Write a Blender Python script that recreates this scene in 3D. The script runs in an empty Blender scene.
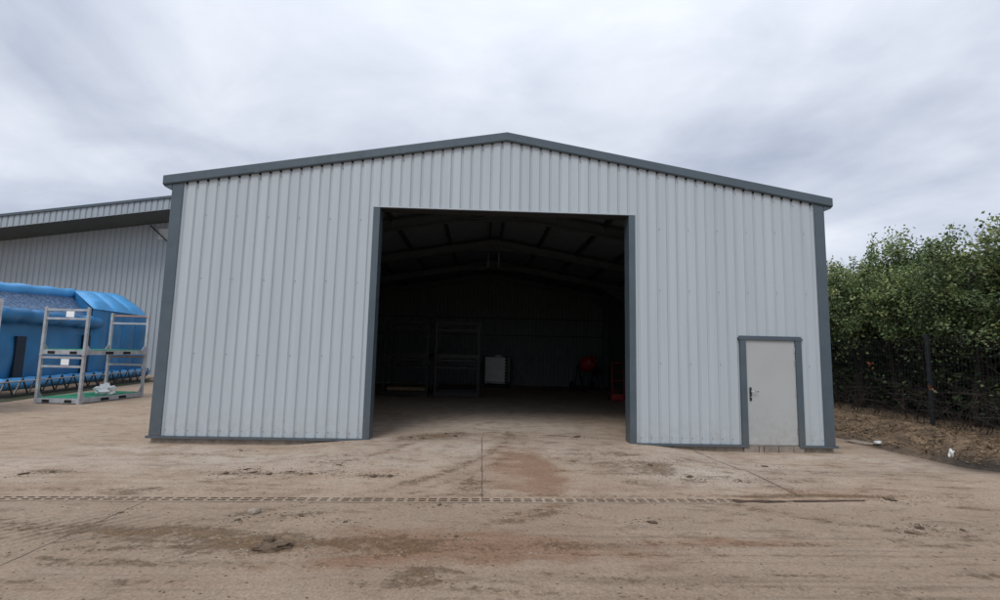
import bpy, math, random
from mathutils import Vector, Matrix, noise
random.seed(7)
R = math.radians
scene = bpy.context.scene
col = scene.collection

# ------------------------------------------------------------------ helpers
class MB:
    """collects shapes, links them as ONE mesh object"""
    def __init__(s): s.v = []; s.f = []; s.m = []
    def add(s, vs, fs, m=0):
        o = len(s.v); s.v += [tuple(v) for v in vs]
        s.f += [tuple(i + o for i in f) for f in fs]; s.m += [m] * len(fs)
    def box(s, x0, x1, y0, y1, z0, z1, m=0):
        vs = [(x, y, z) for z in (z0, z1) for y in (y0, y1) for x in (x0, x1)]
        s.add(vs, [(0,2,3,1),(4,5,7,6),(0,1,5,4),(1,3,7,5),(3,2,6,7),(2,0,4,6)], m)
    def cbox(s, x0, x1, y0, y1, z0, z1, c=.01, m=0):
        """box with its vertical and top edges chamfered"""
        def ring(d, z): return [(x0+d+c, y0+d, z), (x1-d-c, y0+d, z), (x1-d, y0+d+c, z), (x1-d, y1-d-c, z),
                                (x1-d-c, y1-d, z), (x0+d+c, y1-d, z), (x0+d, y1-d-c, z), (x0+d, y0+d+c, z)]
        vs = ring(0, z0) + ring(0, z1-c) + ring(c*.6, z1)
        fs = [tuple(range(7, -1, -1)), tuple(range(16, 24))]
        for k in (0, 8):
            fs += [(k+i, k+(i+1) % 8, k+8+(i+1) % 8, k+8+i) for i in range(8)]
        s.add(vs, fs, m)
    def bar(s, a, b, w, h, up=(0,0,1), m=0):
        a = Vector(a); b = Vector(b); d = (b-a).normalized(); up = Vector(up)
        if abs(d.dot(up)) > .98: up = Vector((0,1,0))
        r = d.cross(up).normalized()*w/2; u = r.cross(d).normalized()*h/2
        vs = [p+q for p in (a, b) for q in (-r-u, r-u, r+u, -r+u)]
        s.add(vs, [(0,1,2,3),(7,6,5,4),(0,4,5,1),(1,5,6,2),(2,6,7,3),(3,7,4,0)], m)
    def tube(s, pts, r, n=8, m=0, caps=True):
        pts = [Vector(p) for p in pts]; rs = r if isinstance(r, (list, tuple)) else [r]*len(pts)
        vs = []; fs = []; ref = None
        for i, p in enumerate(pts):
            d = (pts[min(i+1, len(pts)-1)] - pts[max(i-1, 0)]).normalized()
            if ref is None: ref = d.cross(Vector((0,0,1)) if abs(d.z) < .9 else Vector((1,0,0))).normalized()
            ref = (ref - d*ref.dot(d)).normalized(); t = d.cross(ref)
            for k in range(n):
                a = 2*math.pi*k/n; vs.append(p + (ref*math.cos(a) + t*math.sin(a))*rs[i])
        for i in range(len(pts)-1):
            for k in range(n):
                fs.append((i*n+k, i*n+(k+1) % n, (i+1)*n+(k+1) % n, (i+1)*n+k))
        if caps: fs += [tuple(range(n-1, -1, -1)), tuple(range((len(pts)-1)*n, len(pts)*n))]
        s.add(vs, fs, m)
    def lathe(s, prof, c=(0,0,0), axis=(0,0,1), n=20, m=0):
        ax = Vector(axis).normalized(); a = ax.orthogonal().normalized(); b = ax.cross(a); c = Vector(c)
        vs = [c + ax*h + (a*math.cos(2*math.pi*k/n) + b*math.sin(2*math.pi*k/n))*r for r, h in prof for k in range(n)]
        fs = [(i*n+k, i*n+(k+1) % n, (i+1)*n+(k+1) % n, (i+1)*n+k) for i in range(len(prof)-1) for k in range(n)]
        s.add(vs, fs, m)
    def build(s, name, mats, parent=None, smooth=False):
        me = bpy.data.meshes.new(name); me.from_pydata(s.v, [], s.f); me.update()
        for mt in (mats if isinstance(mats, (list, tuple)) else [mats]): me.materials.append(mt)
        me.polygons.foreach_set('material_index', s.m)
        if smooth: me.polygons.foreach_set('use_smooth', [True]*len(s.f))
        o = bpy.data.objects.new(name, me); col.objects.link(o)
        if parent: o.parent = parent
        return o

def tag(o, label=None, cat=None, group=None, kind=None):
    if label: o['label'] = label
    if cat: o['category'] = cat
    if group: o['group'] = group
    if kind: o['kind'] = kind
    return o
def thing(name, label, cat, loc=(0,0,0), rz=0, group=None):
    o = bpy.data.objects.new(name, None); col.objects.link(o)
    o.location = loc; o.rotation_euler = (0, 0, rz); o.empty_display_size = .3
    return tag(o, label, cat, group)
def dup(root, loc, rz=0, label=None, group=None, scale=None):
    r = root.copy(); col.objects.link(r); r.location = loc; r.rotation_euler = (0, 0, rz)
    if scale: r.scale = scale
    if label: r['label'] = label
    if group: r['group'] = group
    for ch in list(root.children):
        c = ch.copy(); col.objects.link(c); c.parent = r
        for g in list(ch.children):
            d = g.copy(); col.objects.link(d); d.parent = c
    return r
def sstep(a, b, x):
    t = min(max((x-a)/(b-a), 0), 1); return t*t*(3-2*t)

# ------------------------------------------------------------------ materials
class NG:
    def __init__(s, tree): s.t = tree; s.n = tree.nodes; s.l = tree.links
    def new(s, typ, **kw):
        n = s.n.new(typ)
        for k, v in kw.items(): setattr(n, k, v)
        return n
    def put(s, sock, v):
        if v is None: return
        if isinstance(v, bpy.types.NodeSocket): s.l.new(v, sock)
        else:
            if isinstance(v, (tuple, list)) and sock.type == 'RGBA' and len(v) == 3: v = (*v, 1)
            sock.default_value = v
    def math(s, op, a, b=None, c=None, clamp=False):
        n = s.new('ShaderNodeMath', operation=op, use_clamp=clamp)
        s.put(n.inputs[0], a); s.put(n.inputs[1], b); s.put(n.inputs[2], c); return n.outputs[0]
    def mix(s, f, a, b, blend='MIX'):
        n = s.new('ShaderNodeMix', data_type='RGBA', blend_type=blend)
        s.put(n.inputs['Factor'], f); s.put(n.inputs[6], a); s.put(n.inputs[7], b); return n.outputs[2]
    def rng(s, v, a, b, c=0., d=1., smooth=True):
        n = s.new('ShaderNodeMapRange', interpolation_type='SMOOTHSTEP' if smooth else 'LINEAR')
        for i, x in enumerate((v, a, b, c, d)): s.put(n.inputs[i], x)
        return n.outputs[0]
    def noise(s, vec, scale, detail=4, rough=.55, dist=0.):
        n = s.new('ShaderNodeTexNoise'); s.put(n.inputs['Vector'], vec)
        n.inputs['Scale'].default_value = scale; n.inputs['Detail'].default_value = detail
        n.inputs['Roughness'].default_value = rough; n.inputs['Distortion'].default_value = dist
        return n.outputs['Fac']
    def mapping(s, vec, scale=(1,1,1), rot=(0,0,0), loc=(0,0,0)):
        n = s.new('ShaderNodeMapping'); s.put(n.inputs[0], vec)
        n.inputs['Location'].default_value = loc; n.inputs['Rotation'].default_value = rot; n.inputs['Scale'].default_value = scale
        return n.outputs[0]
    def sep(s, v):
        n = s.new('ShaderNodeSeparateXYZ'); s.put(n.inputs[0], v); return n.outputs
    def bump(s, h, strength=.3, dist=.01, normal=None):
        n = s.new('ShaderNodeBump'); s.put(n.inputs['Height'], h)
        n.inputs['Strength'].default_value = strength; n.inputs['Distance'].default_value = dist
        s.put(n.inputs['Normal'], normal); return n.outputs[0]
def newmat(name):
    m = bpy.data.materials.new(name); m.use_nodes = True
    g = NG(m.node_tree); b = m.node_tree.nodes['Principled BSDF']
    return m, g, b
def pmat(name, c, rough=.5, metal=0., var=.12, scale=3., bump=0., bscale=40., grime=0., spec=.5):
    """base colour with soft uneven wear, some grime low down, fine bump"""
    m, g, b = newmat(name)
    pos = g.new('ShaderNodeNewGeometry').outputs['Position']
    n = g.noise(pos, scale, 6, .6)
    k = g.rng(n, .25, .75, 1-var, 1+var)
    cc = g.mix(1., (*c, 1), k, 'MULTIPLY')
    if grime:
        z = g.sep(pos)[2]
        low = g.math('MULTIPLY', g.rng(z, .0, .9, 1., 0.), g.rng(g.noise(pos, 9, 6, .65), .35, .75))
        cc = g.mix(g.math('MULTIPLY', low, grime), cc, (.16, .12, .085))
    g.put(b.inputs['Base Color'], cc)
    g.put(b.inputs['Roughness'], g.rng(g.noise(pos, scale*4, 3), .3, .7, max(rough-.08, 0), min(rough+.1, 1)))
    b.inputs['Metallic'].default_value = metal; b.inputs['Specular IOR Level'].default_value = spec
    if bump: g.put(b.inputs['Normal'], g.bump(g.noise(pos, bscale, 4), bump, .01))
    return m

def cladding_mat(name, c, grime=.35):
    m, g, b = newmat(name)
    pos = g.new('ShaderNodeNewGeometry').outputs['Position']
    x, y, z = g.sep(pos)
    st = g.noise(g.mapping(pos, (5.5, 5.5, .25)), 1., 5, .6)             # long rain streaks
    sheet = g.noise(g.mapping(pos, (1., .01, .02)), 1.0, 0)               # sheet to sheet tone
    k = g.math('MULTIPLY', g.rng(st, .25, .8, .94, 1.05), g.rng(sheet, .3, .7, .98, 1.02))
    cc = g.mix(1., (*c, 1), k, 'MULTIPLY')
    low = g.math('MULTIPLY', g.rng(z, .0, .7, 1., 0.), g.rng(g.noise(pos, 7, 6, .7), .35, .8))
    cc = g.mix(g.math('MULTIPLY', low, grime), cc, (.26, .21, .165))
    g.put(b.inputs['Base Color'], cc)
    b.inputs['Roughness'].default_value = .42
    g.put(b.inputs['Normal'], g.bump(g.noise(g.mapping(pos, (1., 1., .35)), 2.2, 2), .12, .03))
    return m

M = {}
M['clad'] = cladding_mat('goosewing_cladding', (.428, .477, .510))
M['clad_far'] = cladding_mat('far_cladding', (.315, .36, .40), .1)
M['trim'] = pmat('slate_trim', (.068, .094, .115), .38, var=.1, scale=2.5, grime=.35)
M['screw'] = pmat('screw_head', (.16, .17, .18), .4, .4)
M['inner'] = pmat('inner_sheet', (.13, .155, .16), .6, var=.1)  # real sheet is paler; darkened in colour to paint a dim interior
M['roof'] = pmat('roof_sheet', (.12, .135, .15), .45)
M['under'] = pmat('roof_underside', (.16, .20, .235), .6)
M['steel'] = pmat('frame_steel', (.085, .105, .12), .5, .0, var=.1)
M['purlin'] = pmat('purlin_galv', (.04, .042, .045), .5, .2)
M['galv'] = pmat('bracket_galv', (.14, .145, .15), .5, .3)
M['door'] = pmat('door_paint', (.39, .402, .40), .45, var=.04, scale=1.5, grime=.3)
M['handle'] = pmat('black_plate', (.015, .016, .018), .4)
M['chrome'] = pmat('satin_steel', (.5, .5, .5), .3, .9)
M['plinth'] = pmat('plinth_concrete', (.24, .205, .17), .9, var=.3, scale=7, bump=.5)
M['rack'] = pmat('rack_galv', (.40, .41, .44), .5, .35, var=.22, scale=5)
M['rack_dark'] = pmat('rack_dark', (.026, .025, .027), .55, .2, var=.3, scale=5)  # dark copy of the rack grey; on inner racks it paints the shed's dimness
M['rust'] = pmat('rust_rail', (.30, .20, .17), .7, .1, var=.3, scale=9)
M['hole'] = pmat('dark_hole', (.006, .006, .007), .9)
M['green'] = pmat('green_deck', (.03, .30, .16), .55, var=.2, scale=6)
M['blue'] = pmat('blue_vinyl', (.026, .17, .375), .42, var=.22, scale=1.1, bump=.25, bscale=2.5)
M['blue_light'] = pmat('pale_blue_vinyl', (.085, .34, .66), .40, var=.15, scale=1.2, bump=.2, bscale=2.5)
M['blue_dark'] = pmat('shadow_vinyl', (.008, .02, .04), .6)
M['white_bag'] = pmat('white_plastic', (.86, .87, .88), .35, var=.05)
M['tank'] = pmat('tank_plastic', (.75, .78, .78), .4, var=.08)
M['red'] = pmat('red_paint', (.34, .02, .018), .4, var=.15)
M['rubber'] = pmat('black_rubber', (.012, .012, .012), .8)
M['timber'] = pmat('bare_timber', (.20, .135, .07), .8, var=.3, scale=8)
M['post'] = pmat('fence_paint', (.020, .026, .030), .5, .1)
M['bark'] = pmat('hedge_bark', (.028, .021, .016), .9, var=.3, scale=9, bump=.6)
M['clod'] = pmat('mud_clod', (.11, .074, .047), .95, var=.4, scale=20, bump=.9, bscale=60)
M['stone'] = pmat('pale_stone', (.27, .23, .185), .9, var=.25, scale=14, bump=.8)
M['litter'] = pmat('white_litter', (.7, .7, .68), .5)
M['orange'] = pmat('orange_leaf', (.33, .11, .05), .7)

def mesh_mat():
    m, g, b = newmat('roof_netting')
    pos = g.new('ShaderNodeNewGeometry').outputs['Position']
    n = g.noise(g.mapping(pos, (1, 2.2, 3)), 5, 8, .8, .4)
    g.put(b.inputs['Base Color'], g.mix(g.rng(n, .44, .6), (.025, .07, .15), (.16, .24, .36)))
    b.inputs['Roughness'].default_value = .7
    return m
M['net'] = mesh_mat()

def leaf_mat(name, stops):
    m, g, b = newmat(name)
    at = g.new('ShaderNodeAttribute', attribute_name='tint').outputs['Fac']
    ob = g.new('ShaderNodeObjectInfo').outputs['Random']
    r = g.new('ShaderNodeValToRGB')
    e = r.color_ramp.elements
    e[0].position = stops[0][0]; e[0].color = (*stops[0][1], 1); e[1].position = stops[-1][0]; e[1].color = (*stops[-1][1], 1)
    for p, c in stops[1:-1]: x = e.new(p); x.color = (*c, 1)
    g.put(r.inputs[0], at)
    cc = g.mix(1., r.outputs[0], g.rng(ob, 0., 1., .8, 1.2, False), 'MULTIPLY')
    g.put(b.inputs['Base Color'], cc); b.inputs['Roughness'].default_value = .48
    t = g.new('ShaderNodeBsdfTranslucent'); g.put(t.inputs['Color'], cc)
    ms = g.new('ShaderNodeMixShader'); ms.inputs[0].default_value = .22
    g.l.new(b.outputs[0], ms.inputs[1]); g.l.new(t.outputs[0], ms.inputs[2])
    g.l.new(ms.outputs[0], m.node_tree.nodes['Material Output'].inputs['Surface'])
    return m
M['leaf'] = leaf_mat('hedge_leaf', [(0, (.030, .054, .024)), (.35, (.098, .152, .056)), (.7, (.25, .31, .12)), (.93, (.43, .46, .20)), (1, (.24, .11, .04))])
M['deadleaf'] = leaf_mat('dead_leaf', [(0, (.05, .028, .014)), (.45, (.22, .14, .075)), (.85, (.46, .33, .19)), (1, (.42, .28, .15))])

def ground_mat():
    m, g, b = newmat('yard_concrete')
    pos = g.new('ShaderNodeNewGeometry').outputs['Position']
    x, y, z = g.sep(pos)
    a1 = g.new('ShaderNodeAttribute', attribute_name='stain'); s1 = g.sep(a1.outputs['Vector'])
    a2 = g.new('ShaderNodeAttribute', attribute_name='extra'); s2 = g.sep(a2.outputs['Vector'])
    mud, red, light = s1[0], s1[1], s1[2]; tread, wet, track = s2[0], s2[1], s2[2]
    big = g.noise(pos, .55, 6, .6); mid = g.noise(pos, 3.2, 8, .65); fine = g.noise(pos, 42, 6, .7)
    strk = g.noise(g.mapping(pos, (.8, 2.0, 1), (0, 0, R(7))), 2.0, 9, .70, .5)
    vdet = g.noise(pos, 13, 8, .72)
    c = g.mix(g.rng(big, .3, .7), (.325, .232, .165), (.43, .328, .243))
    c = g.mix(g.rng(mid, .34, .7), c, g.mix(.55, c, (.48, .385, .30)))
    c = g.mix(g.math('MULTIPLY', light, g.rng(mid, .3, .55)), c, (.58, .505, .43))
    # the side of the drain away from the shed carries more dust and tyre dirt
    c = g.mix(g.math('MULTIPLY', g.rng(y, -3.95, -3.3, 1., 0.), g.rng(mid, .25, .75, .30, .60)), c, (.255, .192, .135))
    # thin spread of dried mud everywhere
    c = g.mix(g.math('MULTIPLY', g.rng(strk, .50, .66), .5), c, (.185, .128, .086))
    c = g.mix(g.math('MULTIPLY', g.rng(vdet, .54, .68), g.math('MULTIPLY', g.rng(mid, .38, .62), .48)), c, (.15, .10, .065))
    # tyre tracks running along the yard
    tk = g.noise(g.mapping(pos, (.10, 4.2, 1), (0, 0, R(1.5))), 2.4, 5, .6, .25)
    c = g.mix(g.math('MULTIPLY', g.math('MULTIPLY', g.rng(tk, .50, .66), track), .62), c, (.165, .122, .088))
    w = g.new('ShaderNodeTexWave', wave_type='BANDS', bands_direction='X'); g.put(w.inputs['Vector'], g.mapping(pos, (1, 1, 1), (0, 0, R(38))))
    w.inputs['Scale'].default_value = 2.6; w.inputs['Distortion'].default_value = 2.; w.inputs['Detail'].default_value = 3
    tr = g.math('MULTIPLY', g.rng(w.outputs['Fac'], .35, .75), g.math('MULTIPLY', tread, g.rng(mid, .3, .6)))
    c = g.mix(g.math('MULTIPLY', tr, .75), c, (.13, .098, .066))
    # red clay and dark mud, their edges broken up by noise
    rf = g.math('MULTIPLY', g.rng(g.math('ADD', red, g.math('ADD', g.math('MULTIPLY', g.math('SUBTRACT', strk, .5), 1.8), g.math('MULTIPLY', g.math('SUBTRACT', mid, .5), 1.2))), .15, .85), g.rng(red, .02, .3))
    c = g.mix(g.math('MULTIPLY', rf, .75), c, (.255, .145, .088))
    mtot = g.math('MAXIMUM', mud, g.math('MULTIPLY', g.rng(big, .36, .62), .16))
    br = g.math('ADD', g.math('MULTIPLY', g.math('SUBTRACT', vdet, .5), 2.3), g.math('MULTIPLY', g.math('SUBTRACT', strk, .5), 1.9))
    mf = g.math('MULTIPLY', g.rng(g.math('ADD', mtot, g.math('MULTIPLY', br, .8)), .22, .92), g.rng(mtot, .02, .30))
    mf = g.math('MAXIMUM', mf, g.math('MULTIPLY', mud, g.rng(mid, .25, .75, .25, .75)))
    c = g.mix(g.math('MULTIPLY', mf, .74), c, g.mix(g.rng(fine, .3, .7), (.112, .064, .027), (.20, .123, .060)))
    # expansion joints
    def joint(xk, wd, ylo, yhi):
        wob = g.math('MULTIPLY', g.math('SUBTRACT', g.noise(pos, 5, 3), .5), .03)
        d = g.math('ABSOLUTE', g.math('ADD', g.math('SUBTRACT', x, xk), wob))
        on = g.math('MULTIPLY', g.math('GREATER_THAN', y, ylo), g.math('LESS_THAN', y, yhi))
        return g.math('MULTIPLY', g.rng(d, wd*.5, wd, 1., 0.), on)
    j = g.math('MAXIMUM', joint(-4.15, .012, -9, -3.75), g.math('MAXIMUM', joint(-.36, .011, -3.5, .45), joint(3.72, .03, -3.3, -.1)))
    j = g.math('MULTIPLY', j, g.rng(g.noise(pos, 3.5, 6, .7), .32, .6, .25, 1.))
    c = g.mix(g.math('MULTIPLY', j, .68), c, (.105, .072, .048))
    c = g.mix(g.rng(fine, .2, .85), g.mix(1., c, (.66, .65, .63), 'MULTIPLY'), g.mix(1., c, (1.28, 1.28, 1.28), 'MULTIPLY'))
    vo = g.new('ShaderNodeTexVoronoi'); g.put(vo.inputs['Vector'], pos); vo.inputs['Scale'].default_value = 34
    c = g.mix(g.math('MULTIPLY', g.rng(vo.outputs['Distance'], .05, .22, 1., 0.), .35), c, (.12, .095, .075))
    c = g.mix(g.math('MULTIPLY', wet, .85), c, (.03, .022, .016))
    g.put(b.inputs['Base Color'], c)
    g.put(b.inputs['Roughness'], g.math('SUBTRACT', .9, g.math('MULTIPLY', wet, .55)))
    b.inputs['Specular IOR Level'].default_value = .3
    h = g.math('ADD', g.math('MULTIPLY', fine, .5), g.math('ADD', g.math('MULTIPLY', vdet, 1.2), g.math('MULTIPLY', mf, 1.1)))
    h = g.math('ADD', h, g.math('MULTIPLY', tr, -.8)); h = g.math('SUBTRACT', h, g.math('MULTIPLY', j, 1.5))
    g.put(b.inputs['Normal'], g.bump(h, .75, .018))
    return m
M['ground'] = ground_mat()

def soil_mat():
    m, g, b = newmat('bank_soil')
    pos = g.new('ShaderNodeNewGeometry').outputs['Position']
    wet = g.new('ShaderNodeAttribute', attribute_name='extra').outputs['Vector']; wt = g.sep(wet)[1]
    n = g.noise(pos, 4, 8, .7); f = g.noise(pos, 30, 6, .75)
    c = g.mix(g.rng(n, .3, .7), (.085, .056, .035), (.33, .235, .145))
    c = g.mix(g.rng(f, .35, .7), g.mix(1., c, (.55, .55, .55), 'MULTIPLY'), g.mix(1., c, (1.3, 1.25, 1.2), 'MULTIPLY'))
    c = g.mix(g.math('MULTIPLY', wt, .95), c, (.012, .010, .008))
    g.put(b.inputs['Base Color'], c); g.put(b.inputs['Roughness'], g.math('SUBTRACT', .95, g.math('MULTIPLY', wt, .5)))
    g.put(b.inputs['Normal'], g.bump(g.math('ADD', n, g.math('MULTIPLY', f, .6)), .9, .04))
    return m
M['soil'] = soil_mat()

# ------------------------------------------------------------------ ground
# stains and pale patches as (x, y, rx, ry, rotation, amount)
MUD = [(-3.4,-4.68,1.3,.17,-4,.95), (-2.4,-4.9,1.1,.27,-5,.85), (-2.2,-5.02,.3,.10,0,1.), (-1.2,-5.02,1.1,.24,-3,.5),
       (-6.15,-2.5,.30,.13,0,.9), (-3.76,-2.5,.75,.14,3,.75), (-3.1,-2.45,.5,.10,-4,.55), (-1.9,-2.55,.5,.09,0,.6),
       (-1.2,.55,.75,.40,24,.95), (-1.9,.1,.35,.3,10,.7), (-.55,-2.9,.2,.36,-30,.8), (2.31,-1.9,.42,.5,20,.8), (1.7,-2.0,.5,.6,0,.4),
       (2.6,-2.56,.22,.12,0,.8), (4.19,-1.81,1.0,.16,0,.45), (3.9,-2.5,.9,.2,10,.45), (3.9,-3.27,1.35,.10,2,.95), (5.4,-2.0,1.,.22,0,.4), (5.7,-3.2,.9,.10,6,.5),
       (-.85,-5.61,.28,.12,30,.8), (.35,-3.9,.55,.13,24,.5), (4.3,-4.4,.35,.10,-20,.6), (-2.3,-4.15,.25,.07,15,.6), (-1.5,-4.98,1.4,.26,-3,.7), (.6,-4.92,1.2,.12,4,.55),
       (-3.6,-5.1,.6,.07,-4,.55), (2.9,-2.5,1.1,.3,8,.35), (-.3,1.2,1.6,.4,0,.3), (1.6,.8,.6,.25,0,.5), (-5.2,-1.0,.6,.1,0,.4), (-3.5,-.35,.9,.1,3,.35),
       (-7.2,-3.2,.9,.1,0,.4), (1.0,-3.42,2.2,.14,0,.5), (-2.6,-1.6,1.4,.5,8,.34), (1.6,-1.2,.9,.8,20,.42), (.2,-4.15,.8,.10,27,.6), (3.2,-1.4,.8,.3,20,.4), (-5,-3.3,2.4,.2,2,.4), (-1.4,.5,.5,.2,20,1.), (2.45,-1.75,.35,.22,-35,.9)]
RED = [(.45,-2.1,.36,1.8,0,1.), (.1,-1.6,.5,1.7,0,.75), (-.6,-4.98,1.6,.36,-3,1.1), (-1.2,-5.3,.9,.22,10,.8), (1.4,-4.9,1.4,.14,4,.7), (.3,-4.3,1.0,.5,15,.45), (4.3,-3.15,1.5,.3,4,.6), (.3,.6,1.2,.8,0,.5),
       (5.5,-1.2,1.6,.5,0,.35), (-1.6,-5.5,.9,.2,0,.35), (2.2,-.9,1.,.6,0,.3), (-2.4,.1,1.2,.35,0,.25)]
LIGHT = [(-.4,-.7,2.6,.8,0,.6), (3.4,-1.3,2.4,.9,0,.5), (-3.6,-1.6,2.8,.8,0,.5), (0,2.2,2.6,2.2,0,.85), (0,5,3.5,3,0,.8), (2.9,-2.1,.95,.75,0,.75), (-4.2,-1.4,1.9,.55,0,.65), (-2.3,.05,.35,.14,0,1.), (-5.8,-.6,1.5,.35,0,.5), (3.2,-.5,1.2,.3,0,.5), (-1.6,-1.7,1.,.6,0,.45), (5.9,-.45,1.2,.2,0,.7), (6.9,-1.,.8,.8,0,.4), (-7.5,-2,2,.8,0,.35)]  # pale concrete; patches inside the doorway also paint daylight further in
TREAD = [(-4.0,-4.62,1.1,.35,0,.9), (-3.0,-4.95,.7,.3,0,.7)]
TRACK = [(1.5,-5.0,3.4,.5,0,.9), (-2.6,-5.5,2.,.4,0,.8), (2.3,-5.8,3.,.35,0,.8), (-6,-3.0,3,.5,0,.5), (5,-2.4,3,.8,0,.5)]
WET = [(8.2,-1.25,.45,.9,0,.9), (8.0,.6,.22,1.2,0,.5)]
def blob(lst, x, y):
    v = 0.
    for cx, cy, rx, ry, rot, am in lst:
        dx = x-cx; dy = y-cy
        if abs(dx) > 3.2*max(rx, ry) or abs(dy) > 3.2*max(rx, ry): continue
        c = math.cos(R(rot)); s = math.sin(R(rot)); u = (dx*c+dy*s)/rx; w = (-dx*s+dy*c)/ry
        q = math.exp(-(u*u+w*w)*.9)*am
        v = max(v, q)
    return v
ARCS = [(-6,1.2,6.2,.13,.5), (-6,1.2,6.55,.10,.42), (-6,1.2,4.6,.13,.42), (-6,1.2,4.95,.08,.36), (6.6,1.3,6.35,.13,.5), (6.6,1.3,6.7,.10,.38), (6.6,1.3,4.75,.13,.42), (6.6,1.3,5.1,.09,.36),
        (2,60,64.9,.06,.52), (2,60,65.15,.05,.45), (2,60,65.55,.07,.42), (-3,-40,34.6,.07,.45), (-3,-40,34.3,.06,.45), (9,9,12.1,.09,.38), (9,9,12.5,.08,.34), (-12,8,14.2,.10,.36)]
def arcs(x, y):
    v = 0.
    for cx, cy, r, w, am in ARCS:
        d = abs(math.hypot(x-cx, y-cy)-r)
        if d < 3*w: v = max(v, am*math.exp(-(d/w)**2)*(.55+.9*abs(noise.noise((x*.6, y*.6, r)))))
    return v if y < 1.5 else v*max(0, 1-(y-1.5)/3)
def drain_y(x): return -3.70 + .022*(x+5.7) + .012*max(0, x-.5)
def gz(x, y):
    """surface of the yard: level with the slab at the opening, about 9 cm lower away from it"""
    side = sstep(2.45, 4.3, abs(x))
    fall = max(side*1.35*(1-sstep(.8, 3.0, -y)), sstep(.3, 3.4, -y)*.62)
    z = -.092*fall
    far = sstep(.15, .9, abs(y-drain_y(x)))
    z += .006*far*(noise.noise((x*.55, y*.8, 3.1)))*min(1, max(0., -y*.6)) + .005*far*noise.noise((x*3.1, y*3.1, 8.))*min(1, max(0., -y*2))
    return z
def attrs(me):
    a = me.attributes.new('stain', 'FLOAT_VECTOR', 'POINT'); b = me.attributes.new('extra', 'FLOAT_VECTOR', 'POINT')
    va = []; vb = []
    for v in me.vertices:
        x, y = v.co.x, v.co.y
        if abs(x) > 14 or y > 9 or y < -9: va += [0,0,0]; vb += [0,0,.3]; continue
        wx = x + .18*noise.noise((x*2.1, y*2.1, 1.)); wy = y + .10*noise.noise((x*2.3, y*2.3, 5.))
        va += [max(blob(MUD, wx, wy), arcs(x, y)), blob(RED, wx, wy), blob(LIGHT, wx, wy)]
        vb += [blob(TREAD, wx, wy), blob(WET, wx, wy), blob(TRACK, x, y)]
    a.data.foreach_set('vector', va); b.data.foreach_set('vector', vb)
def axis(lo, hi, step, far):
    xs = []; x = lo
    while x < hi - 1e-6: xs.append(x); x += step
    xs.append(hi); d = step; x = hi
    while x < far: d *= 1.35; x += d; xs.append(x)
    d = step; x = lo; left = []
    while x > -far: d *= 1.35; x -= d; left.append(x)
    return left[::-1] + xs
gxs = axis(-10, 9.5, .07, 600); gys = axis(-7, .02, .028, 600)
mb = MB(); nx = len(gxs)
for y in gys:
    for x in gxs:
        z = gz(x, y)
        if y > .03 and abs(x) < 6.5 and y < 16.9: z = -.35
        if abs(y-drain_y(x)) < .085 and -13 < x < 2.75: z -= .07
        mb.v.append((x, y, z))
for j in range(len(gys)-1):
    for i in range(nx-1):
        mb.f.append((j*nx+i, j*nx+i+1, (j+1)*nx+i+1, (j+1)*nx+i)); mb.m.append(0)
ground = tag(mb.build('ground', M['ground'], smooth=True), kind='structure'); attrs(ground.data)

# soil bank on the right
def bank_edge(y): return 7.95 + .18*noise.noise((y*.8, 2., 0)) + .05*noise.noise((y*4, 7., 0)) + .05*max(0, -y)
def bank_z(x, y):
    u = x - bank_edge(y)
    return -.14 + .10*sstep(-.1, .25, u) + .30*sstep(.15, 1.8, u) + .05*noise.noise((x*1.6, y*1.6, 4.)) * sstep(.1, .8, u) + .025*noise.noise((x*7, y*7, 4.))*sstep(0, .5, u)
mb = MB(); us = [i*.07 for i in range(48)] + [3.5+i*.6 for i in range(1, 40)]; bys = [-12+i*.12 for i in range(400)]
for y in bys:
    for u in us:
        x = 7.7 + u; mb.v.append((x, y, bank_z(x, y)))
n = len(us)
for j in range(len(bys)-1):
    for i in range(n-1): mb.f.append((j*n+i, j*n+i+1, (j+1)*n+i+1, (j+1)*n+i)); mb.m.append(0)
bank = tag(mb.build('soil_bank', M['soil'], smooth=True), kind='structure'); attrs(bank.data)

# ------------------------------------------------------------------ slot drain
def h_at(x): return gz(x, drain_y(x))
drain = thing('slot_drain', 'narrow slotted drain channel set across the dirty concrete yard', 'drain', (-2, drain_y(-2), h_at(-2)))
dl = Vector((-2, drain_y(-2), h_at(-2)))
mb = MB(); mb2 = MB(); pitch = .126; x = -13.
while x < 2.7:
    def P(xx, off, dz): return Vector((xx, drain_y(xx)+off, h_at(xx)+dz)) - dl
    t = .003
    for o0, o1 in ((-.105,-.054), (-.019,.019), (.054,.105)):
        mb.add([P(x,o0,t), P(x+pitch,o0,t), P(x+pitch,o1,t), P(x,o1,t)], [(0,1,2,3)])
    k = .036 + random.uniform(-.006, .008)
    for o0, o1 in ((-.054,-.019), (.019,.054)):
        mb.add([P(x,o0,t), P(x+k,o0,t), P(x+k,o1,t), P(x,o1,t)], [(0,1,2,3)])
        for (xa, oa), (xb, ob) in (((x+k,o0),(x+pitch,o0)), ((x+k,o1),(x+pitch,o1)), ((x+k,o0),(x+k,o1)), ((x+pitch,o0),(x+pitch,o1))):
            mb.add([P(xa,oa,t), P(xb,ob,t), P(xb,ob,-.045), P(xa,oa,-.045)], [(0,1,2,3)], 1)  # slot sides coloured dark to paint the shade inside
    dz = -.028+.016*noise.noise((x*1.7, 0, 0))+random.uniform(-.004, .004)
    mb2.v += [P(x,-.08,dz), P(x,.08,dz)]
    x += pitch
M['drainlid'] = pmat('drain_lid', (.275, .22, .178), .9, var=.25, scale=6, bump=.6)
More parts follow.
